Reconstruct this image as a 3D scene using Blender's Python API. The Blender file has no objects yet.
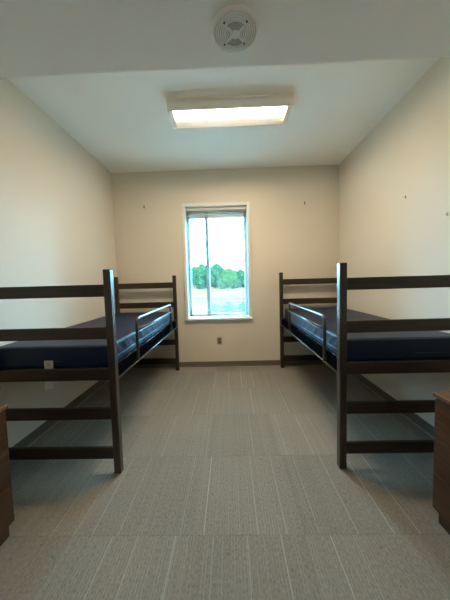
import bpy, bmesh, math, random
from mathutils import Vector, Matrix, noise

random.seed(7)
scene = bpy.context.scene
COL = scene.collection

# ------------------------------------------------------------------ room dims
XL, XR, YB, ZC = -1.785, 1.698, 3.933, 3.082
YF = -2.2                      # wall behind the camera
YS, ZS = 1.521, 2.60           # soffit edge and underside
T = 0.22

# ------------------------------------------------------------------ materials
class NT:
    def __init__(self, name):
        self.m = bpy.data.materials.new(name)
        self.m.use_nodes = True
        self.t = self.m.node_tree
        self.t.nodes.clear()
        self.out = self.n('ShaderNodeOutputMaterial')
    def n(self, kind, **kw):
        nd = self.t.nodes.new(kind)
        for k, v in kw.items():
            setattr(nd, k, v)
        return nd
    def l(self, a, b):
        self.t.links.new(a, b)
    def math(self, op, a, b=None, c=None):
        nd = self.n('ShaderNodeMath', operation=op)
        for i, v in enumerate((a, b, c)):
            if v is None:
                continue
            if isinstance(v, (int, float)):
                nd.inputs[i].default_value = v
            else:
                self.l(v, nd.inputs[i])
        return nd.outputs[0]
    def mix(self, fac, a, b, blend='MIX'):
        nd = self.n('ShaderNodeMix', data_type='RGBA', blend_type=blend)
        for sock, v in ((nd.inputs[0], fac), (nd.inputs[6], a), (nd.inputs[7], b)):
            if isinstance(v, (int, float)):
                sock.default_value = v
            elif isinstance(v, tuple):
                sock.default_value = (*v[:3], 1)
            else:
                self.l(v, sock)
        return nd.outputs[2]
    def coords(self, scale=(1, 1, 1)):
        tc = self.n('ShaderNodeTexCoord')
        mp = self.n('ShaderNodeMapping')
        mp.inputs['Scale'].default_value = scale
        self.l(tc.outputs['Object'], mp.inputs[0])
        return mp.outputs[0]
    def noise(self, vec, scale, detail=3, rough=.5):
        nd = self.n('ShaderNodeTexNoise')
        nd.inputs['Scale'].default_value = scale
        nd.inputs['Detail'].default_value = detail
        nd.inputs['Roughness'].default_value = rough
        self.l(vec, nd.inputs['Vector'])
        return nd.outputs['Fac']
    def principled(self, color, rough=.5, spec=.5, metal=0., coat=0., bump=None, bstr=.2, bdist=.002, sheen=0.):
        p = self.n('ShaderNodeBsdfPrincipled')
        if isinstance(color, tuple):
            p.inputs['Base Color'].default_value = (*color[:3], 1)
        else:
            self.l(color, p.inputs['Base Color'])
        if isinstance(rough, (int, float)):
            p.inputs['Roughness'].default_value = rough
        else:
            self.l(rough, p.inputs['Roughness'])
        p.inputs['Specular IOR Level'].default_value = spec
        p.inputs['Metallic'].default_value = metal
        p.inputs['Coat Weight'].default_value = coat
        p.inputs['Coat Roughness'].default_value = .15
        p.inputs['Sheen Weight'].default_value = sheen
        if bump is not None:
            b = self.n('ShaderNodeBump')
            b.inputs['Strength'].default_value = bstr
            b.inputs['Distance'].default_value = bdist
            self.l(bump, b.inputs['Height'])
            self.l(b.outputs[0], p.inputs['Normal'])
        self.l(p.outputs[0], self.out.inputs[0])
        return p

def plain(name, color, rough=.5, var=.06, nscale=40, **kw):
    t = NT(name)
    f = t.noise(t.coords(), nscale)
    c = t.mix(f, tuple(x*(1-var) for x in color), tuple(min(1, x*(1+var)) for x in color))
    t.principled(c, rough, **kw)
    return t.m

def paint(name, color, bscale=260, bstr=.12):
    t = NT(name)
    v = t.coords()
    f = t.noise(v, 1.3, 2)
    c = t.mix(f, tuple(x*.975 for x in color), tuple(x*1.02 for x in color))
    t.principled(c, .75, spec=.25, bump=t.noise(v, bscale, 3), bstr=bstr, bdist=.002)
    return t.m

def wood(name, dark, light, scale, rough=.4, coat=.0, spec=.5):
    t = NT(name)
    tc = t.n('ShaderNodeTexCoord')
    oi = t.n('ShaderNodeObjectInfo')
    mp = t.n('ShaderNodeMapping')
    mp.inputs['Scale'].default_value = scale
    ad = t.n('ShaderNodeVectorMath', operation='ADD')
    t.l(tc.outputs['Object'], ad.inputs[0])
    t.l(oi.outputs['Random'], ad.inputs[1])
    t.l(ad.outputs[0], mp.inputs[0])
    f1 = t.noise(mp.outputs[0], 3.0, 5, .62)
    f2 = t.noise(mp.outputs[0], 11.0, 3, .5)
    f = t.math('ADD', t.math('MULTIPLY', f1, .7), t.math('MULTIPLY', f2, .3))
    r = t.n('ShaderNodeMapRange')
    r.inputs[1].default_value = .32
    r.inputs[2].default_value = .68
    t.l(f, r.inputs[0])
    c = t.mix(r.outputs[0], dark, light)
    t.principled(c, rough, spec=spec, coat=coat, bump=f, bstr=.12, bdist=.001)
    return t.m

def carpet():
    t = NT('carpet_tiles')
    tc = t.n('ShaderNodeTexCoord')
    sep = t.n('ShaderNodeSeparateXYZ')
    t.l(tc.outputs['Object'], sep.inputs[0])
    x, y = sep.outputs[0], sep.outputs[1]
    W = .612
    ty = t.math('DIVIDE', t.math('SUBTRACT', y, 1.272), W)
    iy = t.math('FLOOR', ty)
    fy = t.math('FRACT', ty)
    # every row of tiles is shifted sideways
    tx = t.math('DIVIDE', t.math('ADD', x, .247), W)
    ix = t.math('FLOOR', tx)
    fx = t.math('FRACT', tx)
    tid = t.math('ADD', t.math('MULTIPLY', ix, 7.31), t.math('MULTIPLY', iy, 3.17))
    wn0 = t.n('ShaderNodeTexWhiteNoise', noise_dimensions='1D')
    t.l(tid, wn0.inputs['W'])
    rnd = wn0.outputs['Value']
    # pale pinstripes, irregular, their own set in each tile
    u = t.math('ADD', t.math('DIVIDE', x, .168), t.math('MULTIPLY', rnd, 5.0))
    iu = t.math('FLOOR', u)
    fu = t.math('FRACT', u)
    wn1 = t.n('ShaderNodeTexWhiteNoise', noise_dimensions='2D')
    cb = t.n('ShaderNodeCombineXYZ')
    t.l(iu, cb.inputs[0]); t.l(tid, cb.inputs[1])
    t.l(cb.outputs[0], wn1.inputs['Vector'])
    r1 = wn1.outputs['Value']
    pos = t.math('ADD', t.math('MULTIPLY', r1, .7), .15)
    dist = t.math('ABSOLUTE', t.math('SUBTRACT', fu, pos))
    stripe = t.math('LESS_THAN', dist, .014)
    stripe = t.math('MULTIPLY', stripe, t.math('ADD', t.math('MULTIPLY', r1, .55), .08))
    # fine ribs
    u2 = t.math('DIVIDE', x, .0155)
    iu2 = t.math('FLOOR', u2)
    wn2 = t.n('ShaderNodeTexWhiteNoise', noise_dimensions='2D')
    cb2 = t.n('ShaderNodeCombineXYZ')
    t.l(iu2, cb2.inputs[0]); t.l(tid, cb2.inputs[1])
    t.l(cb2.outputs[0], wn2.inputs['Vector'])
    rib = t.math('MULTIPLY', t.math('LESS_THAN', t.math('FRACT', u2), .35), wn2.outputs['Value'])
    # pile speckle
    mp = t.n('ShaderNodeMapping')
    mp.inputs['Scale'].default_value = (1, .45, 1)
    t.l(tc.outputs['Object'], mp.inputs[0])
    sp = t.noise(mp.outputs[0], 120, 3, .8)
    blot = t.noise(tc.outputs['Object'], 2.2, 3)
    base = t.mix(sp, (.075, .066, .055), (.50, .462, .40))
    base = t.mix(t.math('MULTIPLY', rib, .28), base, (.50, .475, .42))
    base = t.mix(stripe, base, (.62, .59, .53))
    tone = t.math('ADD', .90, t.math('MULTIPLY', rnd, .16))
    tone = t.math('MULTIPLY', tone, t.math('ADD', .9, t.math('MULTIPLY', blot, .2)))
    # tile seams
    sy = t.math('LESS_THAN', t.math('ABSOLUTE', t.math('SUBTRACT', fy, .5)), .4945)
    seam = t.math('ADD', .90, t.math('MULTIPLY', sy, .10))
    tone = t.math('MULTIPLY', tone, seam)
    # a few small dark stains
    vo = t.n('ShaderNodeTexVoronoi', voronoi_dimensions='2D')
    vo.inputs['Scale'].default_value = 2.1
    t.l(tc.outputs['Object'], vo.inputs['Vector'])
    st = t.math('GREATER_THAN', vo.outputs['Distance'], .016)
    tone = t.math('MULTIPLY', tone, t.math('ADD', .75, t.math('MULTIPLY', st, .25)))
    cc = t.n('ShaderNodeCombineXYZ')
    for i in range(3):
        t.l(tone, cc.inputs[i])
    col = t.mix(1.0, base, cc.outputs[0], 'MULTIPLY')
    t.principled(col, .95, spec=.1, bump=t.math('ADD', sp, t.math('MULTIPLY', rib, .5)), bstr=.5, bdist=.004)
    return t.m

def emissive(name, color, strength):
    t = NT(name)
    e = t.n('ShaderNodeEmission')
    e.inputs[0].default_value = (*color, 1)
    e.inputs[1].default_value = strength
    t.l(e.outputs[0], t.out.inputs[0])
    return t.m

def pane_glass():
    t = NT('window_glass')
    tr = t.n('ShaderNodeBsdfTransparent')
    tr.inputs[0].default_value = (.93, .985, .97, 1)
    gl = t.n('ShaderNodeBsdfGlossy')
    gl.inputs['Roughness'].default_value = .02
    mx = t.n('ShaderNodeMixShader')
    fr = t.n('ShaderNodeFresnel')
    fr.inputs[0].default_value = 1.3
    t.l(fr.outputs[0], mx.inputs[0])
    t.l(tr.outputs[0], mx.inputs[1]); t.l(gl.outputs[0], mx.inputs[2])
    t.l(mx.outputs[0], t.out.inputs[0])
    return t.m

def foliage(name, a, b):
    t = NT(name)
    v = t.coords()
    f = t.noise(v, 1.7, 4, .6)
    g = t.noise(v, 9, 2, .6)
    c = t.mix(t.math('MULTIPLY', t.math('ADD', f, g), .5), a, b)
    t.principled(c, .8, spec=0)
    return t.m

def vinyl():
    t = NT('navy_vinyl')
    v = t.coords()
    f = t.noise(v, 6, 4)
    c = t.mix(f, (.0015, .0095, .034), (.0024, .015, .048))
    t.principled(c, .43, spec=.36, bump=t.noise(v, 420, 2), bstr=.06, bdist=.001)
    return t.m

M = {}
M['wall'] = paint('cream_wall_paint', (.74, .685, .585))
M['ceiling'] = paint('ceiling_paint', (.91, .92, .88))
M['soffit'] = paint('soffit_paint', (.88, .88, .85), 120, .5)
M['carpet'] = carpet()
M['base'] = plain('vinyl_baseboard', (.150, .130, .100), .55, .08, 20)
M['post'] = wood('espresso_wood_upright', (.016, .0098, .0062), (.046, .028, .0175), (14, 14, .9), .34, .5)
M['rail'] = wood('espresso_wood_rail', (.015, .0092, .0058), (.042, .0255, .016), (.9, 14, 14), .40, .05)
M['dresser'] = wood('dresser_wood', (.026, .0120, .0045), (.120, .056, .022), (14, .9, 24), .45, .0)
M['dresser_top'] = wood('dresser_top_wood', (.11, .058, .030), (.19, .105, .058), (10, .8, 10), .4, .1)
M['black_metal'] = plain('black_powder_coat', (.06, .072, .08), .36, .1, 60, spec=.7, coat=.4, metal=.3)
M['rail_metal'] = plain('black_rail_steel', (.004, .004, .0045), .85, .1, 60, spec=0)
M['bolt'] = plain('dark_bolt', (.006, .006, .006), .4)
M['bracket'] = plain('steel_bracket', (.16, .16, .16), .4, metal=.7)
M['vinyl'] = vinyl()
M['piping'] = plain('navy_piping', (.018, .045, .105), .4)
M['tag'] = plain('white_tag', (.62, .60, .56), .7, .12, 120)
M['tag_print'] = plain('tag_print', (.30, .29, .26), .7, .3, 200)
M['win'] = plain('white_window_frame', (.76, .80, .76), .4, .03)
M['sash'] = plain('pale_grey_sash', (.42, .46, .44), .5, .04)
M['alu'] = plain('grey_mullion', (.30, .33, .32), .45, .05)
M['slat'] = plain('blind_slat_white', (.72, .76, .74), .5, .03)
M['headrail'] = plain('blind_headrail', (.58, .58, .50), .45, .03)
M['cord'] = plain('blind_cord', (.62, .68, .68), .7)
M['glass'] = pane_glass()
M['fixture'] = plain('fixture_enamel', (.88, .82, .74), .45, .02)
M['lens'] = emissive('lamp_lens', (1.0, .785, .545), 76)
M['speaker'] = plain('speaker_plastic', (.80, .80, .77), .5, .03)
M['groove'] = plain('speaker_groove', (.36, .36, .34), .7)
M['hole'] = plain('dark_hole', (.05, .05, .05), .8)
M['steel'] = plain('brushed_plate', (.40, .38, .34), .4, .05, metal=.3)
M['socket'] = plain('socket_plastic', (.12, .11, .10), .5)
M['hook'] = plain('wall_screw', (.04, .035, .03), .5)
M['scuff'] = plain('wall_scuff_grey', (.38, .37, .34), .6)
M['lawn'] = foliage('lawn_grass', (.041, .020, .0047), (.054, .0247, .0072))
M['road'] = plain('road_asphalt', (.030, .0085, .0062), .9, .2, 3, spec=0)
M['path'] = plain('pale_concrete', (.115, .045, .030), .9, .08, 3, spec=0)
M['tree'] = foliage('tree_leaves', (.0035, .018, .0072), (.013, .036, .013))
M['tree_b'] = foliage('light_tree_leaves', (.011, .029, .006), (.024, .045, .011))
M['shrub'] = foliage('shrub_leaves', (.005, .026, .0030), (.014, .044, .0065))
M['bark'] = plain('bark', (.09, .06, .04), .9, .3, 8)

# ------------------------------------------------------------------ mesh builder
class MB:
    def __init__(self):
        self.v, self.f, self.s, self.mi = [], [], [], []
    def add(self, verts, faces, smooth=False, mat=0):
        o = len(self.v)
        self.v += [tuple(v) for v in verts]
        self.f += [tuple(i+o for i in f) for f in faces]
        self.s += [smooth]*len(faces)
        self.mi += [mat]*len(faces)
        return self
    def box(self, x0, x1, y0, y1, z0, z1, bev=0., mat=0, seg=1, rot=None):
        bm = bmesh.new()
        bmesh.ops.create_cube(bm, size=1)
        c = Vector(((x0+x1)/2, (y0+y1)/2, (z0+z1)/2))
        for v in bm.verts:
            v.co = Vector((v.co.x*abs(x1-x0), v.co.y*abs(y1-y0), v.co.z*abs(z1-z0)))
        if bev > 0:
            bmesh.ops.bevel(bm, geom=list(bm.edges), offset=bev, segments=seg, affect='EDGES', profile=.5)
        if rot is not None:
            for v in bm.verts:
                v.co = rot @ v.co
        bm.verts.index_update()
        self.add([v.co+c for v in bm.verts], [[v.index for v in f.verts] for f in bm.faces], False, mat)
        bm.free()
        return self
    def tube(self, pts, r, n=10, closed=False, mat=0):
        pts = [Vector(p) for p in pts]
        N = len(pts)
        tang = []
        for i in range(N):
            if closed:
                d = pts[(i+1) % N]-pts[i-1]
            else:
                d = pts[min(i+1, N-1)]-pts[max(i-1, 0)]
            tang.append(d.normalized())
        ref = Vector((0, 0, 1)) if abs(tang[0].z) < .9 else Vector((1, 0, 0))
        nrm = tang[0].cross(ref).normalized()
        vs, fs = [], []
        for i in range(N):
            nrm = (nrm-tang[i]*nrm.dot(tang[i])).normalized()
            bi = tang[i].cross(nrm)
            for k in range(n):
                a = 2*math.pi*k/n
                vs.append(pts[i]+r*(math.cos(a)*nrm+math.sin(a)*bi))
        for i in range(N if closed else N-1):
            for k in range(n):
                a, b = i*n+k, i*n+(k+1) % n
                j = ((i+1) % N)*n
                fs.append((a, b, j+(k+1) % n, j+k))
        if not closed:
            fs.append(tuple(range(n))[::-1])
            fs.append(tuple(range((N-1)*n, N*n)))
        return self.add(vs, fs, True, mat)
    def lathe(self, prof, c, axis='Z', n=48, mat=0, smooth=True):
        vs, fs = [], []
        for (r, h) in prof:
            for k in range(n):
                a = 2*math.pi*k/n
                p = (r*math.cos(a), r*math.sin(a), h)
                if axis == 'Y':
                    p = (p[0], h, p[1])
                if axis == 'X':
                    p = (h, p[0], p[1])
                vs.append((p[0]+c[0], p[1]+c[1], p[2]+c[2]))
        for i in range(len(prof)-1):
            for k in range(n):
                fs.append((i*n+k, i*n+(k+1) % n, (i+1)*n+(k+1) % n, (i+1)*n+k))
        fs.append(tuple(range(n))[::-1]); fs.append(tuple(range((len(prof)-1)*n, len(prof)*n)))
        return self.add(vs, fs, smooth, mat)
    def prism(self, poly, a0, a1, axis='X', mat=0):
        n = len(poly)
        vs = []
        for a in (a0, a1):
            for (p, q) in poly:
                vs.append({'X': (a, p, q), 'Y': (p, a, q), 'Z': (p, q, a)}[axis])
        fs = [(i, (i+1) % n, n+(i+1) % n, n+i) for i in range(n)]
        fs += [tuple(range(n))[::-1], tuple(range(n, 2*n))]
        return self.add(vs, fs, False, mat)
    def build(self, name, mats, parent=None, loc=None):
        if not isinstance(mats, (list, tuple)):
            mats = [mats]
        if parent is not None:
            root = parent
            while root.parent:
                root = root.parent
            o3 = Vector(root.location)
        elif loc is not None:
            o3 = Vector(loc)
        else:
            o3 = Vector((0, 0, 0))
        me = bpy.data.meshes.new(name)
        me.from_pydata([tuple(Vector(v)-o3) for v in self.v], [], self.f)
        for m in mats:
            me.materials.append(m)
        me.polygons.foreach_set('use_smooth', self.s)
        me.polygons.foreach_set('material_index', self.mi)
        bm = bmesh.new(); bm.from_mesh(me)
        bmesh.ops.recalc_face_normals(bm, faces=bm.faces)
        bm.to_mesh(me); bm.free()
        me.update()
        o = bpy.data.objects.new(name, me)
        COL.objects.link(o)
        if parent is not None:
            o.parent = parent
        else:
            o.location = o3
        return o

def thing(name, loc, label, cat, group=None):
    o = bpy.data.objects.new(name, None)
    o.empty_display_size = .1
    COL.objects.link(o)
    o.location = loc
    return tag(o, label, cat, group)

def tag(o, label, cat, group=None):
    o['label'] = label; o['category'] = cat
    if group:
        o['group'] = group
    return o

def struct(mb, name, mat, parent=None):
    o = mb.build(name, mat, parent)
    if parent is None:
        o['kind'] = 'structure'
    return o

# ------------------------------------------------------------------ setting
struct(MB().box(XL-T, XR+T, YF-T, YB+T, -.2, 0), 'floor', M['carpet'])
struct(MB().box(XL-T, XR+T, YS-.1, YB+T, ZC, ZC+.2), 'ceiling', M['ceiling'])
struct(MB().box(XL, XR, YF, YS, ZS, ZC+.2, .004), 'ceiling_soffit', M['soffit'])
struct(MB().box(XL-T, XL, YF-T, YB+T, 0, ZC+.2), 'wall_left', M['wall'])
struct(MB().box(XR, XR+T, YF-T, YB+T, 0, ZC+.2), 'wall_right', M['wall'])
struct(MB().box(XL, XR, YF-T, YF, 0, ZC+.2), 'wall_front', M['wall'])
# back wall with the window opening
WX0, WX1, WZ0, WZ1 = -.700, .320, .770, 2.560
b = MB()
b.box(XL, WX0, YB, YB+T, 0, ZC); b.box(WX1, XR, YB, YB+T, 0, ZC)
b.box(WX0, WX1, YB, YB+T, 0, WZ0); b.box(WX0, WX1, YB, YB+T, WZ1, ZC)
struct(b, 'wall_back', M['wall'])
# vinyl cove base with a small toe along the carpet
def base_prof(s, wall):           # across-wall coordinate runs into the room
    return [(wall, .0), (wall+s*.016, .0), (wall+s*.014, .006), (wall+s*.007, .016), (wall+s*.006, .084), (wall+s*.003, .090), (wall, .090)]
struct(MB().prism(base_prof(-1, YB), XL+.007, XR-.007, 'X'), 'baseboard_back', M['base'])
struct(MB().prism(base_prof(1, XL), YF, YB-.001, 'Y'), 'baseboard_left', M['base'])
struct(MB().prism(base_prof(-1, XR), YF, YB-.001, 'Y'), 'baseboard_right', M['base'])

M['toe_highlight'] = plain('painted_toe_highlight', (.46, .43, .36), .8)  # pale colour paints the light caught along the baseboard's toe
def toe_highlight(name, mb):
    mb.build('toe_highlight_strip', M['toe_highlight'], bpy.data.objects[name])
toe_highlight('baseboard_back', MB().box(XL+.02, XR-.02, YB-.0215, YB-.0155, .0003, .006, .001))
toe_highlight('baseboard_left', MB().box(XL+.0155, XL+.0215, YF, YB-.02, .0003, .006, .001))
toe_highlight('baseboard_right', MB().box(XR-.0215, XR-.0155, YF, YB-.02, .0003, .006, .001))

# ------------------------------------------------------------------ window
w = bpy.data.objects.new('window_1', None); COL.objects.link(w)
w.location = (-.19, YB, WZ0); w['kind'] = 'structure'
F0, F1, G0, G1 = -.715, .334, .7546, 2.5766          # outside of the casing
I0, I1, J0, J1 = -.668, .286, .803, 2.527            # clear opening inside
fr = MB()
fr.box(F0, I0, YB-.022, YB+.19, G0, G1, .003); fr.box(I1, F1, YB-.022, YB+.19, G0, G1, .003)
fr.box(I0, I1, YB-.022, YB+.19, J1, G1, .003)
fr.build('window_frame', M['win'], w)
MB().box(F0-.004, F1+.004, YB-.045, YB+.19, G0+.006, J0-.012, .004).build('window_sill', M['win'], w)
s = MB()
ya, yb_ = YB+.115, YB+.165
s.box(I0, I0+.045, ya, yb_, J0, J1, .003); s.box(I1-.045, I1, ya, yb_, J0, J1, .003)
s.box(I0, I1, ya, yb_, J1-.150, J1, .003); s.box(I0, I1, ya, yb_, J0, J0+.04, .003)
s.build('window_sash', M['sash'], w)
MB().box(-.376, -.320, ya-.02, yb_, J0+.02, J1-.03, .003).build('mullion', M['alu'], w)
MB().box(I0+.04, -.374, YB+.138, YB+.142, J0+.035, J1-.145).build('pane', M['glass'], w)
MB().box(-.322, I1-.04, YB+.138, YB+.142, J0+.035, J1-.145).build('pane', M['glass'], w)

# ------------------------------------------------------------------ venetian blind
bl = thing('window_blind', (-.19, YB+.055, J1), 'white horizontal slat blind, open and hanging askew, in the window', 'blind')
yb0 = YB+.055
MB().box(I0+.003, I1-.003, yb0-.022, yb0+.022, J1-.050, J1-.002, .003).build('headrail', M['headrail'], bl)
sl = MB()
top, n = J1-.066, 78
def skew(i):
    return max(0., (i-60)/17.)**1.5
for i in range(n):
    z = top-i*.0205
    dz = .0675*skew(i)
    hw = .0112
    vs, fs = [], []
    xs = [I0+.006, I1-.006]
    prof = [(-hw, .0000), (-hw*.4, .0005), (hw*.4, .0005), (hw, .0000)]
    for k, x in enumerate(xs):
        zz = z+(dz if k == 0 else -dz)+.0015*math.sin(i*2.1+k)
        for (py, pz) in prof:
            vs.append((x, yb0+py, zz+pz+.0002))
        for (py, pz) in prof[::-1]:
            vs.append((x, yb0+py, zz+pz-.0002))
    m = 8
    fs = [(a, (a+1) % m, m+(a+1) % m, m+a) for a in range(m)] + [tuple(range(m))[::-1], tuple(range(m, 2*m))]
    sl.add(vs, fs)
sl.build('slats', M['slat'], bl)
zb = top-n*.0205
r = MB()
dx = (I1-I0)-.012
ang = math.atan2(-.135, dx)
r.box(-.5*dx+(I0+I1)/2, .5*dx+(I0+I1)/2, yb0-.013, yb0+.013, zb-.008, zb+.008, .003, rot=Matrix.Rotation(-ang, 3, 'Y'))
r.build('bottom_rail', M['headrail'], bl)
for x in (-.56, -.19, .18):
    zt = zb-(x+.19)*.135/dx
    MB().tube([(x, yb0-.0145, J1-.05), (x, yb0-.0145, zt)], .0011, 6).build('ladder_cord', M['cord'], bl)
wd = MB().tube([(.235, yb0-.024, J1-.045), (.238, yb0-.026, 1.55)], .0035, 8).build('tilt_wand', M['cord'], bl)

# ------------------------------------------------------------------ beds
RZ = [1.331, 1.031, .734, .445, .149]
HP = 1.477
def rounded(pts, rad, n=6):
    """round the inner corners of an open polyline"""
    pts = [Vector(p) for p in pts]
    out = [pts[0]]
    for i in range(1, len(pts)-1):
        a, b, c = pts[i-1], pts[i], pts[i+1]
        p = b+(a-b).normalized()*rad
        q = b+(c-b).normalized()*rad
        for k in range(n+1):
            t = k/n
            out.append((1-t)**2*p+2*t*(1-t)*b+t*t*q)
    out.append(pts[-1])
    return out

def make_bed(side, xin, xout, y0, y1, g0, g1, label):
    """side -1: bed on the left wall, +1: on the right wall; xin is the room-side face"""
    s = side
    tx, ty = .051, .05
    e = thing('dorm_bed', ((xin+xout)/2, (y0+y1)/2, 0), label, 'bed', 'dorm beds')
    def bx(m, xa, xb, *a, **k):
        return m.box(min(xa, xb), max(xa, xb), *a, **k)
    for (xa, xb, inner) in ((xin, xin+s*tx, True), (xout-s*tx, xout, False)):
        for (ya, yb) in ((y0, y0+ty), (y1-ty, y1)):
            p = bx(MB(), xa, xb, ya, yb, 0, HP, .004).build('post', M['post'], e)
            xm = (xa+xb)/2
            yf = ya-.001 if ya == y0 else yb+.001
            bo = MB()
            bo.lathe([(.0055, -.003), (.0055, .001), (.004, .002)], (xm, yf, HP-.052), 'Y', 12)
            bo.build('bolt', M['bolt'], p)
    for (ya, yb) in ((y0+.012, y0+.036), (y1-.036, y1-.012)):
        for z in RZ:
            bx(MB(), xin+s*(tx-.001), xout-s*(tx-.001), ya, yb, z-.0425, z+.0425, .003).build('end_rail', M['rail'], e)
    # steel side rails, L section with an outward foot
    for (xa, d) in ((xin+s*.022, s), (xout-s*.022, -s)):
        m = MB()
        bx(m, xa, xa+d*.005, y0+ty, y1-ty, .690, .775, .001)
        bx(m, xa-d*.020, xa+d*.005, y0+ty, y1-ty, .690, .696, .001)
        bx(m, xa, xa+d*.045, y0+ty, y1-ty, .752, .757, .001)
        m.tube([(xa-d*.020, y0+ty+.001, .693), (xa-d*.020, y1-ty-.001, .693)], .007, 8, mat=1)
        o = m.build('side_rail', [M['rail_metal'], M['black_metal']], e)
        for (ya, yb) in ((y0+ty, y0+ty+.012), (y1-ty-.012, y1-ty)):
            br = MB()
            bx(br, xa-d*.012, xa+d*.03, ya, yb, .62, .80, .002)
            br.build('bracket', M['black_metal'], o)
    # spring deck: perimeter bars, cross slats
    m = MB()
    xa, xb = xin+s*.072, xout-s*.072
    for y in [y0+.10+i*.16 for i in range(13)]:
        bx(m, xin+s*.0655, xout-s*.0655, y-.02, y+.02, .7575, .7605, .001)
    for k in range(5):
        xx = xa+(xb-xa)*k/4
        m.tube([(xx, y0+.09, .7545), (xx, y1-.09, .7545)], .003, 6)
    m.build('spring_deck', M['black_metal'], e)
    # guard rail hooked on the room-side rail
    xg = xin+s*.006
    ZT = 1.068
    gp = rounded([(xg, g0, .700), (xg, g0, ZT), (xg, g1, ZT), (xg, g1, .700)], .05)
    g = MB().tube(gp, .0135, 12)
    gr = g.build('guard_rail', M['black_metal'], e)
    MB().tube([(xg, g0+.004, .962), (xg, g1-.004, .962)], .0115, 12).build('middle_bar', M['black_metal'], gr)
    for yy in (g0, g1):
        c = MB()
        bx(c, xg-s*.003, xg+s*.030, yy-.017, yy+.017, .690, .735, .003)
        c.build('clamp', M['black_metal'], gr)
    return e

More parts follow.
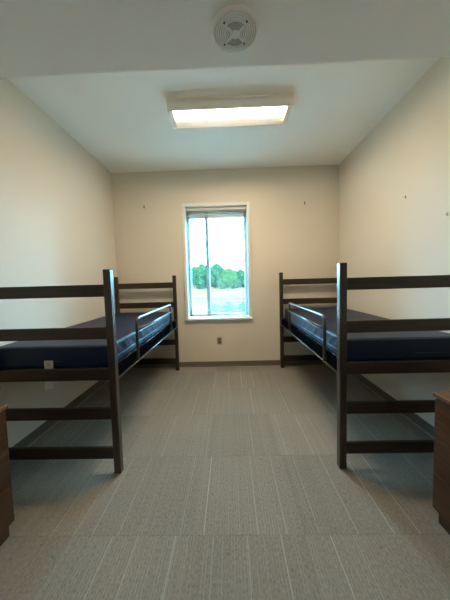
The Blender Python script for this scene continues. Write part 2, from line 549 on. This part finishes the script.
def make_mattress(side, xin, xout, y0, y1, z0, z1, label, with_tag):
    s = side
    x0, x1 = min(xin, xout), max(xin, xout)
    e = thing('mattress', ((x0+x1)/2, (y0+y1)/2, z0), label, 'mattress', 'dorm mattresses')
    r = .022
    m = {}
    verts, faces = [], []
    def key(p):
        return (round(p[0], 5), round(p[1], 5), round(p[2], 5))
    def vert(p):
        q = Vector((min(max(p[0], x0+r), x1-r), min(max(p[1], y0+r), y1-r), min(max(p[2], z0+r), z1-r)))
        d = Vector(p)-q
        if d.length > 1e-9:
            # cube to rounded-box map
            nrm = d.normalized()
            mx = max(abs(d.x), abs(d.y), abs(d.z))
            w = q+nrm*(r*(mx/r))
        else:
            w = Vector(p); nrm = Vector((0, 0, 1))
        k = key(p)
        if k in m:
            return m[k]
        # creases in the vinyl on the upright sides, soft swelling on the top
        if abs(p[0]-x0) < 1e-6 or abs(p[0]-x1) < 1e-6:
            t = (w.z-z0)/(z1-z0)
            env = math.sin(math.pi*min(max(t, 0), 1))**.7
            u = w.y*13+t*2.6
            a = noise.noise(Vector((u*1.3, t*.8, 3.1)))*.0045+noise.noise(Vector((u*2.9, t*1.4, 7.7)))*.0030
            sg = 1 if abs(p[0]-x1) < 1e-6 else -1
            w = w+Vector((sg*(a-.004), 0, 0))*env*1.0
        elif abs(p[1]-y0) < 1e-6 or abs(p[1]-y1) < 1e-6:
            t = (w.z-z0)/(z1-z0)
            env = math.sin(math.pi*min(max(t, 0), 1))**.7
            a = noise.noise(Vector((w.x*7, t*1.2, 1.3)))*.004
            w = w+Vector((0, (1 if abs(p[1]-y1) < 1e-6 else -1)*a, 0))*env
        elif abs(p[2]-z1) < 1e-6:
            ex = min(w.x-x0, x1-w.x)/.18; ey = min(w.y-y0, y1-w.y)/.18
            sw = min(1, max(0, ex))*min(1, max(0, ey))
            a = noise.noise(Vector((w.x*3, w.y*2.2, .5)))*.005*sw+noise.noise(Vector((w.x*13, w.y*6, 5.5)))*.0012
            w = w+Vector((0, 0, .008*sw+a))
        verts.append(w); m[k] = len(verts)-1
        return m[k]
    def lin(a, b, n):
        mid = [a+r+(b-a-2*r)*i/n for i in range(n+1)]
        return [a, a+r*.35, a+r*.7]+mid+[b-r*.7, b-r*.35, b]
    X, Y, Z = lin(x0, x1, 40), lin(y0, y1, 170), lin(z0, z1, 10)
    def grid(A, B, f):
        for i in range(len(A)-1):
            for j in range(len(B)-1):
                q = [vert(f(A[i], B[j])), vert(f(A[i+1], B[j])), vert(f(A[i+1], B[j+1])), vert(f(A[i], B[j+1]))]
                faces.append(q)
    grid(X, Y, lambda a, b: (a, b, z0)); grid(X, Y, lambda a, b: (a, b, z1))
    grid(X, Z, lambda a, b: (a, y0, b)); grid(X, Z, lambda a, b: (a, y1, b))
    grid(Y, Z, lambda a, b: (x0, a, b)); grid(Y, Z, lambda a, b: (x1, a, b))
    MB().add(verts, faces, True).build('cushion', M['vinyl'], e)
    def loop(z, rr=.03, ins=.004):
        pts = []
        xa, xb, ya, yb = x0+ins, x1-ins, y0+ins, y1-ins
        for (cx, cy, a0) in ((xb-rr, yb-rr, 0), (xa+rr, yb-rr, 90), (xa+rr, ya+rr, 180), (xb-rr, ya+rr, 270)):
            for k in range(7):
                a = math.radians(a0+15*k)
                pts.append((cx+rr*math.cos(a), cy+rr*math.sin(a), z))
        return pts
    for z in (z1-.008, z0+.058):
        MB().tube(loop(z), .0035, 7, closed=True).build('piping', M['piping'], e)
    if with_tag:
        # sewn into the end seam: hangs down past the rail, slightly crooked
        xc = -1.342
        pts = [(xc, y0-.006, .828), (xc+.001, y0-.007, .77), (xc-.004, y0-.006, .70), (xc-.008, y0-.008, .612)]
        t = MB()
        hw = .033
        vs, fs = [], []
        for i, p in enumerate(pts):
            for (dx, dy) in ((-hw, 0), (hw, 0), (hw, .0012), (-hw, .0012)):
                vs.append((p[0]+dx, p[1]+dy, p[2]+(dx*.12 if i == 3 else 0)))
        for i in range(3):
            for k in range(4):
                fs.append((i*4+k, i*4+(k+1) % 4, i*4+4+(k+1) % 4, i*4+4+k))
        fs += [(3, 2, 1, 0), (12, 13, 14, 15)]
        t.add(vs, fs)
        o = t.build('care_tag', M['tag'], e)
        o['label'] = 'white care tag hanging from the end seam'
        q = MB()
        for (dx0, dx1, z) in ((-.020, .016, .812), (-.016, .020, .800), (-.010, .014, .789)):
            q.box(xc+dx0, xc+dx1, y0-.0085, y0-.0065, z-.003, z+.003)
        q.build('tag_print', M['tag_print'], o)
    return e

BL, BR = -.824, .753
make_bed(-1, BL, -1.770, 1.710, 3.840, 2.165, 3.415, 'dark wood dorm bed with black steel guard rail against the left wall')
make_bed(1, BR, 1.682, 1.731, 3.861, 2.030, 3.235, 'dark wood dorm bed with black steel guard rail against the right wall')
make_mattress(-1, BL-.062, -1.762, 1.775, 3.775, .762, .930, 'navy vinyl mattress with white care tag on the left bed', True)
make_mattress(1, BR+.062, 1.674, 1.796, 3.796, .762, .930, 'plain navy vinyl mattress without a tag on the right bed', False)

# ------------------------------------------------------------------ dressers
def make_dresser(side, xf, xw, y0, y1, label):
    """drawer fronts face the middle of the room (xf); xw is the wall side"""
    s = side
    h = .745
    e = thing('dresser', ((xf+xw)/2, (y0+y1)/2, 0), label, 'dresser', 'bedroom dressers')
    def bx(m, xa, xb, *a, **k):
        return m.box(min(xa, xb), max(xa, xb), *a, **k)
    m = MB()
    bx(m, xf+s*.018, xw, y0+.008, y1-.004, .085, h-.026, .002)
    m.build('body', M['dresser'], e)
    bx(MB(), xf+s*.032, xw, y0+.02, y1-.010, 0, .086, .002).build('plinth', M['dresser'], e)
    bx(MB(), xf-s*.008, xw, y0, y1+.004, h-.026, h, .004).build('top', M['dresser_top'], e)
    for (za, zb_) in ((.495, .708), (.297, .492), (.090, .294)):
        d = MB()
        bx(d, xf, xf+s*.0175, y0+.012, y1-.006, za, zb_, .0015)
        dr = d.build('drawer', M['dresser'], e)
        p = MB()
        bx(p, xf+s*.002, xf+s*.017, (y0+y1)/2-.07, (y0+y1)/2+.07, zb_-.0005, zb_+.0015)
        p.build('finger_pull', M['hole'], dr)
    return e
make_dresser(1, 1.093, 1.670, .585, 1.345, 'brown wood three-drawer dresser at the foot of the right bed')
make_dresser(-1, -1.222, -1.760, .525, 1.285, 'brown wood three-drawer dresser at the foot of the left bed')

# ------------------------------------------------------------------ ceiling light
lx0, lx1, ly0, ly1 = -.548, .628, 2.425, 2.700
zl = 2.972
L = thing('ceiling_light', ((lx0+lx1)/2, (ly0+ly1)/2, ZC), 'long white ceiling light glowing warm, mounted above the beds', 'ceiling light')
ym = ly0+.180
m = MB()
m.box(lx0, lx1, ly0, ly1, ZC-.03, ZC-.001, .002)
m.box(lx0, lx1, ly0, ly0+.010, zl, ZC-.02, .002)
m.box(lx0, lx1, ly1-.008, ly1, zl-.001, ZC-.02, .002)
m.build('housing', M['fixture'], L)
# shallow bottom flange beyond the lens
MB().prism([(ym, zl+.016), (ly1-.008, zl-.001), (ly1-.008, zl+.003), (ym, zl+.020)], lx0+.05, lx1-.05, 'X').build('reflector_flange', M['fixture'], L)
for (a, b_) in ((lx0+.002, lx0+.052), (lx1-.052, lx1-.002)):
    MB().box(a, b_, ly0+.010, ly1-.008, zl+.004, ZC-.02, .004).build('end_cap', M['fixture'], L)
ln = MB()
prof = [(ly0+.012, zl+.030)]
for k in range(13):
    a = math.pi*k/12
    prof.append(((ly0+.012+ym)/2-.5*(ym-ly0-.012)*math.cos(a), zl+.016-.007*math.sin(a)))
prof.append((ym, zl+.030))
ln.prism(prof, lx0+.054, lx1-.054, 'X')
ln.build('lens', M['lens'], L)

# ------------------------------------------------------------------ ceiling speaker on the soffit
cx, cy = .058, 1.298
S = thing('ceiling_speaker', (cx, cy, ZS), 'round white ringed ceiling speaker on the lowered ceiling', 'speaker')
R = .114
prof = [(R-.003, 0), (R, -.003), (R, -.012), (R-.003, -.017), (R-.010, -.020)]
rr = R-.013
for k in range(5):
    prof += [(rr, -.0205-k*.0009), (rr-.0012, -.0165-k*.0009), (rr-.0036, -.0165-k*.0009), (rr-.005, -.0210-k*.0009)]
    rr -= .0105
prof += [(rr-.002, -.0255), (.002, -.0258)]
MB().lathe([(r_, h) for r_, h in prof], (cx, cy, ZS), 'Z', 64).build('housing', M['speaker'], S)
def sector(rin, rout, a0, a1, z, n=14, th=.0012):
    vs, fs = [], []
    for k in range(n+1):
        a = math.radians(a0+(a1-a0)*k/n)
        for (r_, zz) in ((rin, z), (rout, z), (rout, z-th), (rin, z-th)):
            vs.append((cx+r_*math.cos(a), cy+r_*math.sin(a), zz))
    for k in range(n):
        for q in range(4):
            fs.append((k*4+q, k*4+(q+1) % 4, k*4+4+(q+1) % 4, k*4+4+q))
    fs += [(3, 2, 1, 0), tuple(n*4+q for q in range(4))]
    return vs, fs
zf = ZS-.0252
g = MB()
for k in range(5):
    r_ = R-.013-k*.0105
    g.add(*sector(r_-.0034, r_-.0014, 0, 360, ZS-.0166-k*.0009, 64, .0008))
for a0 in (45, 225):
    for k in range(6):
        g.add(*sector(.024+k*.0062, .0280+k*.0062, a0+4, a0+86, zf))
for a0 in (-35, 145):
    g.add(*sector(.026, .0295, a0+8, a0+62, zf)); g.add(*sector(.034, .0375, a0+4, a0+66, zf)); g.add(*sector(.043, .0465, a0+2, a0+68, zf))
g.build('grille', M['groove'], S)
MB().lathe([(.019, -.024), (.019, -.0275), (.017, -.0285)], (cx, cy, ZS), 'Z', 6, smooth=False).build('centre_cap', M['speaker'], S)
for (sx, sy) in ((-.053, -.056), (.053, -.056), (-.053, .052), (.047, .052)):
    MB().lathe([(.0042, -.018), (.0042, -.0262), (.003, -.0268)], (cx+sx, cy+sy, ZS), 'Z', 12).build('screw', M['hole'], S)

# ------------------------------------------------------------------ outlet and wall hardware
ox, oz = -.191, .424
O = thing('wall_outlet', (ox, YB, oz), 'small grey electrical outlet low on the wall under the window', 'outlet')
MB().box(ox-.037, ox+.037, YB-.006, YB-.0005, oz-.058, oz+.058, .002).build('cover_plate', M['steel'], O)
for dz in (.024, -.024):
    so = MB().lathe([(.0175, -.0055), (.0175, -.0085), (.016, -.009)], (ox, YB, oz+dz), 'Y', 20).build('socket', M['socket'], O)
    q = MB()
    q.box(ox-.0075, ox-.0050, YB-.0098, YB-.0085, oz+dz-.002, oz+dz+.008); q.box(ox+.0050, ox+.0075, YB-.0098, YB-.0085, oz+dz-.002, oz+dz+.008)
    q.build('slot', M['hole'], so)
MB().lathe([(.004, -.0055), (.004, -.0075), (.002, -.008)], (ox, YB, oz), 'Y', 12).build('screw', M['bracket'], O)

def wall_hook(p, nrm, mat, label, sc=1.):
    p = Vector(p)
    e = thing('wall_hook', p, label, 'wall hook', 'wall hooks')
    pl, hk = MB(), MB()
    if nrm == 'Y':
        pl.box(p.x-.008*sc, p.x+.008*sc, p.y-.003, p.y-.0005, p.z-.020*sc, p.z+.022*sc, .001)
        hk.tube(rounded([(p.x, p.y-.003, p.z-.004), (p.x, p.y-.016*sc, p.z-.012*sc), (p.x, p.y-.018*sc, p.z+.006*sc)], .004), .003*sc, 8)
    else:
        pl.box(p.x-.003, p.x-.0005, p.y-.008*sc, p.y+.008*sc, p.z-.020*sc, p.z+.022*sc, .001)
        hk.tube(rounded([(p.x-.003, p.y, p.z-.004), (p.x-.016*sc, p.y, p.z-.012*sc), (p.x-.018*sc, p.y, p.z+.006*sc)], .004), .003*sc, 8)
    pl.build('back_plate', mat, e); hk.build('hook', mat, e)
wall_hook((-1.301, YB, 2.551), 'Y', M['hook'], 'small dark hook high on the back wall left of the window')
wall_hook((1.174, YB, 2.528), 'Y', M['hook'], 'small dark hook high on the back wall right of the window')
wall_hook((XR, 2.472, 2.125), 'X', M['hook'], 'tiny dark hook on the right wall above the bed', .6)
wall_hook((XR, 2.003, 1.843), 'X', M['scuff'], 'pale grey scuff on the right wall nearest the camera, modelled as a hook', .8)  # a grey scuff mark, made with the hook shape

# ------------------------------------------------------------------ outdoors
def ground(name, mat, y0, y1, z0, z1, x0=-45, x1=45):
    vs = [(x0, y0, z0), (x1, y0, z0), (x1, y1, z1), (x0, y1, z1), (x0, y0, z0-.5), (x1, y0, z0-.5), (x1, y1, z1-.5), (x0, y1, z1-.5)]
    fs = [(0, 1, 2, 3), (7, 6, 5, 4), (0, 4, 5, 1), (1, 5, 6, 2), (2, 6, 7, 3), (3, 7, 4, 0)]
    o = MB().add(vs, fs).build(name, mat)
    o['kind'] = 'structure'
    return o
ground('concrete_walk', M['path'], YB+T+.02, 18.5, -.62, -.62)
ground('road', M['road'], 18.5, 31, -.62, -.64)
ground('lawn', M['lawn'], 31, 150, -.60, -.75)

hv, hf = [], []
for i in range(41):
    x = -80+4*i
    hz = 2.3+.5*noise.noise(Vector((x*.06, 1.5, 0)))
    for (y, z) in ((98, -.72), (106, hz*.7), (114, hz), (126, hz*.6), (134, -.9)):
        hv.append((x, y, z))
for i in range(40):
    for k in range(4):
        hf.append((i*5+k, i*5+5+k, i*5+6+k, i*5+1+k))
hl = MB().add(hv, hf, True).build('hills', M['tree'])
hl['kind'] = 'structure'

def leaf_blob(mb, c, rad, n, size, seed):
    rnd = random.Random(seed)
    for _ in range(n):
        while True:
            d = Vector((rnd.uniform(-1, 1), rnd.uniform(-1, 1), rnd.uniform(-1, 1)))
            if .05 < d.length < 1:
                break
        d.normalize()
        k = 1+.28*noise.noise(d*2.3+Vector((seed*1.7, 0, 0)))+.16*noise.noise(d*5.1+Vector((0, seed*2.3, 0)))
        p = Vector(c)+Vector((d.x*rad[0], d.y*rad[1], d.z*rad[2]))*k*rnd.uniform(.80, 1.0)
        a = Vector((rnd.gauss(0, 1), rnd.gauss(0, 1), rnd.gauss(0, 1))).normalized()
        b_ = a.cross(d+Vector((.01, .02, .03))).normalized()
        sz = size*rnd.uniform(.6, 1.3)
        mb.add([p-a*sz, p-b_*sz*.55, p+a*sz, p+b_*sz*.55], [(0, 1, 2, 3)])
def core(mb, c, rad, seed):
    bm = bmesh.new()
    bmesh.ops.create_icosphere(bm, subdivisions=4, radius=1)
    vs = []
    for v in bm.verts:
        d = v.co.normalized()
        k = .9*(1+.28*noise.noise(d*2.3+Vector((seed*1.7, 0, 0)))+.16*noise.noise(d*5.1+Vector((0, seed*2.3, 0))))
        vs.append(Vector(c)+Vector((d.x*rad[0], d.y*rad[1], d.z*rad[2]))*k)
    bm.verts.index_update()
    mb.add(vs, [[v.index for v in f.verts] for f in bm.faces], True)
    bm.free()
trees = [(-9.9, 70, 6.2, 2.6, 'tree', 'bushy green tree outdoors at the left edge of the window view'),
         (-6.6, 60, 6.2, 2.1, 'tree', 'tall dark green tree outdoors behind the narrow left pane'),
         (-3.4, 66, 6.6, 2.3, 'tree', 'round green tree outdoors just right of the window mullion'),
         (-.3, 57, 5.0, 1.9, 'tree_b', 'lighter yellow-green tree outdoors near the middle of the tree line'),
         (2.7, 66, 4.9, 2.3, 'tree', 'shorter green tree outdoors right of the lighter tree'),
         (5.0, 58, 3.5, 2.0, 'tree', 'lowest green tree outdoors at the right end of the tree line')]
for i, (x, y, h, rw, mk, lab) in enumerate(trees):
    z0 = -.72
    e = thing('tree', (x, y, z0), lab, 'tree', 'trees across the road')
    c = (x, y, z0+h*.56)
    rad = (rw, rw*.9, h*.44)
    m = MB(); core(m, c, rad, i+1); leaf_blob(m, c, rad, 900, .30, i+1)
    for k in range(4):
        a = k*1.7+i
        c2 = (x+math.cos(a)*rw*.7, y+math.sin(a)*rw*.35, z0+h*(.28+.10*(k % 2)))
        r2 = (rw*.62, rw*.6, h*.26)
        core(m, c2, r2, i*5+k+20); leaf_blob(m, c2, r2, 260, .28, i*5+k+20)
    m.build('foliage', M[mk], e)
    MB().tube([(x, y, z0-.1), (x+.05, y, z0+h*.2), (x, y, z0+h*.5)], .16, 9).build('trunk', M['bark'], e)
shr = [(-.95, 13.9, .74, .42, 'first green shrub outdoors, right of the window mullion'),
       (-.08, 13.0, .86, .45, 'second green shrub outdoors, low in the middle of the window'),
       (.80, 13.9, .80, .42, 'rightmost green shrub outdoors, low in the window')]
for i, (x, y, h, rw, lab) in enumerate(shr):
    z0 = -.62
    e = thing('shrub', (x, y, z0), lab, 'shrub', 'shrubs outside the window')
    m = MB(); c = (x, y, z0+h*.5); rad = (rw, rw*.8, h*.48)
    core(m, c, tuple(q*.9 for q in rad), i+60); leaf_blob(m, c, rad, 900, .055, i+60)
    m.build('foliage', M['shrub'], e)
    MB().tube([(x, y, z0-.05), (x, y, z0+h*.4)], .02, 7).build('stem', M['bark'], e)

# ------------------------------------------------------------------ light
wd_ = bpy.data.worlds.new('sky'); scene.world = wd_
wd_.use_nodes = True
nt = wd_.node_tree; nt.nodes.clear()
wo = nt.nodes.new('ShaderNodeOutputWorld')
bg = nt.nodes.new('ShaderNodeBackground')
tc = nt.nodes.new('ShaderNodeTexCoord')
sp = nt.nodes.new('ShaderNodeSeparateXYZ')
rp = nt.nodes.new('ShaderNodeValToRGB')
nt.links.new(tc.outputs['Generated'], sp.inputs[0])
nt.links.new(sp.outputs[2], rp.inputs[0])
rp.color_ramp.elements[0].color = (.39, .94, 1.42, 1); rp.color_ramp.elements[0].position = .35
rp.color_ramp.elements[1].color = (.70, 1.48, 1.9, 1); rp.color_ramp.elements[1].position = .75
nt.links.new(rp.outputs[0], bg.inputs[0])
bg.inputs[1].default_value = 36.0
nt.links.new(bg.outputs[0], wo.inputs[0])

# the entry's own ceiling lamp, behind the camera
el = bpy.data.lights.new('entry_lamp', 'POINT'); el.energy = 8; el.color = (1.0, .70, .46); el.shadow_soft_size = .12
eo = bpy.data.objects.new('entry_lamp', el); COL.objects.link(eo); eo.location = (.05, -1.1, 2.42)

# the daylight comes in through the window opening
pl = bpy.data.lights.new('window_portal', 'AREA'); pl.shape = 'RECTANGLE'
pl.size = I1-I0; pl.size_y = J1-J0
pl.cycles.is_portal = True
po = bpy.data.objects.new('window_portal', pl); COL.objects.link(po)
po.location = ((I0+I1)/2, YB+.205, (J0+J1)/2)
po.rotation_euler = (math.radians(-90), 0, 0)

# ------------------------------------------------------------------ camera
f, pitch, yaw, roll, sx, sy, zc = 250.0, -.0616, -.0213, .0277, 0.0, -3.9467, 1.3768
cp, sp_ = math.cos(pitch), math.sin(pitch)
cy_, sy_ = math.cos(yaw), math.sin(yaw)
# world axes of the camera before roll (world is first turned by yaw, then pitch)
def unyaw(v):
    return Vector((cy_*v[0]+sy_*v[1], -sy_*v[0]+cy_*v[1], v[2]))
r0 = unyaw((1, 0, 0)); u0 = unyaw((0, -sp_, cp)); fw = unyaw((0, cp, sp_))
cr, sr = math.cos(roll), math.sin(roll)
rr_ = cr*r0-sr*u0
uu = sr*r0+cr*u0
cam = bpy.data.cameras.new('camera')
cam.sensor_fit = 'VERTICAL'; cam.sensor_height = 36; cam.sensor_width = 27
cam.lens = f/600*36
cam.shift_y = sy/600
cam.clip_start = .02; cam.clip_end = 400
co = bpy.data.objects.new('camera', cam); COL.objects.link(co)
mat = Matrix((rr_, uu, -fw)).transposed().to_4x4()
mat.translation = (0, 0, zc)
co.matrix_world = mat
scene.camera = co

scene.view_settings.view_transform = 'Standard'
scene.view_settings.look = 'None'
scene.view_settings.exposure = 0.0
scene.view_settings.gamma = 1.0
scene.view_settings.use_curve_mapping = False
scene.cycles.diffuse_bounces = 8
scene.cycles.max_bounces = 16
scene.cycles.sample_clamp_indirect = 0
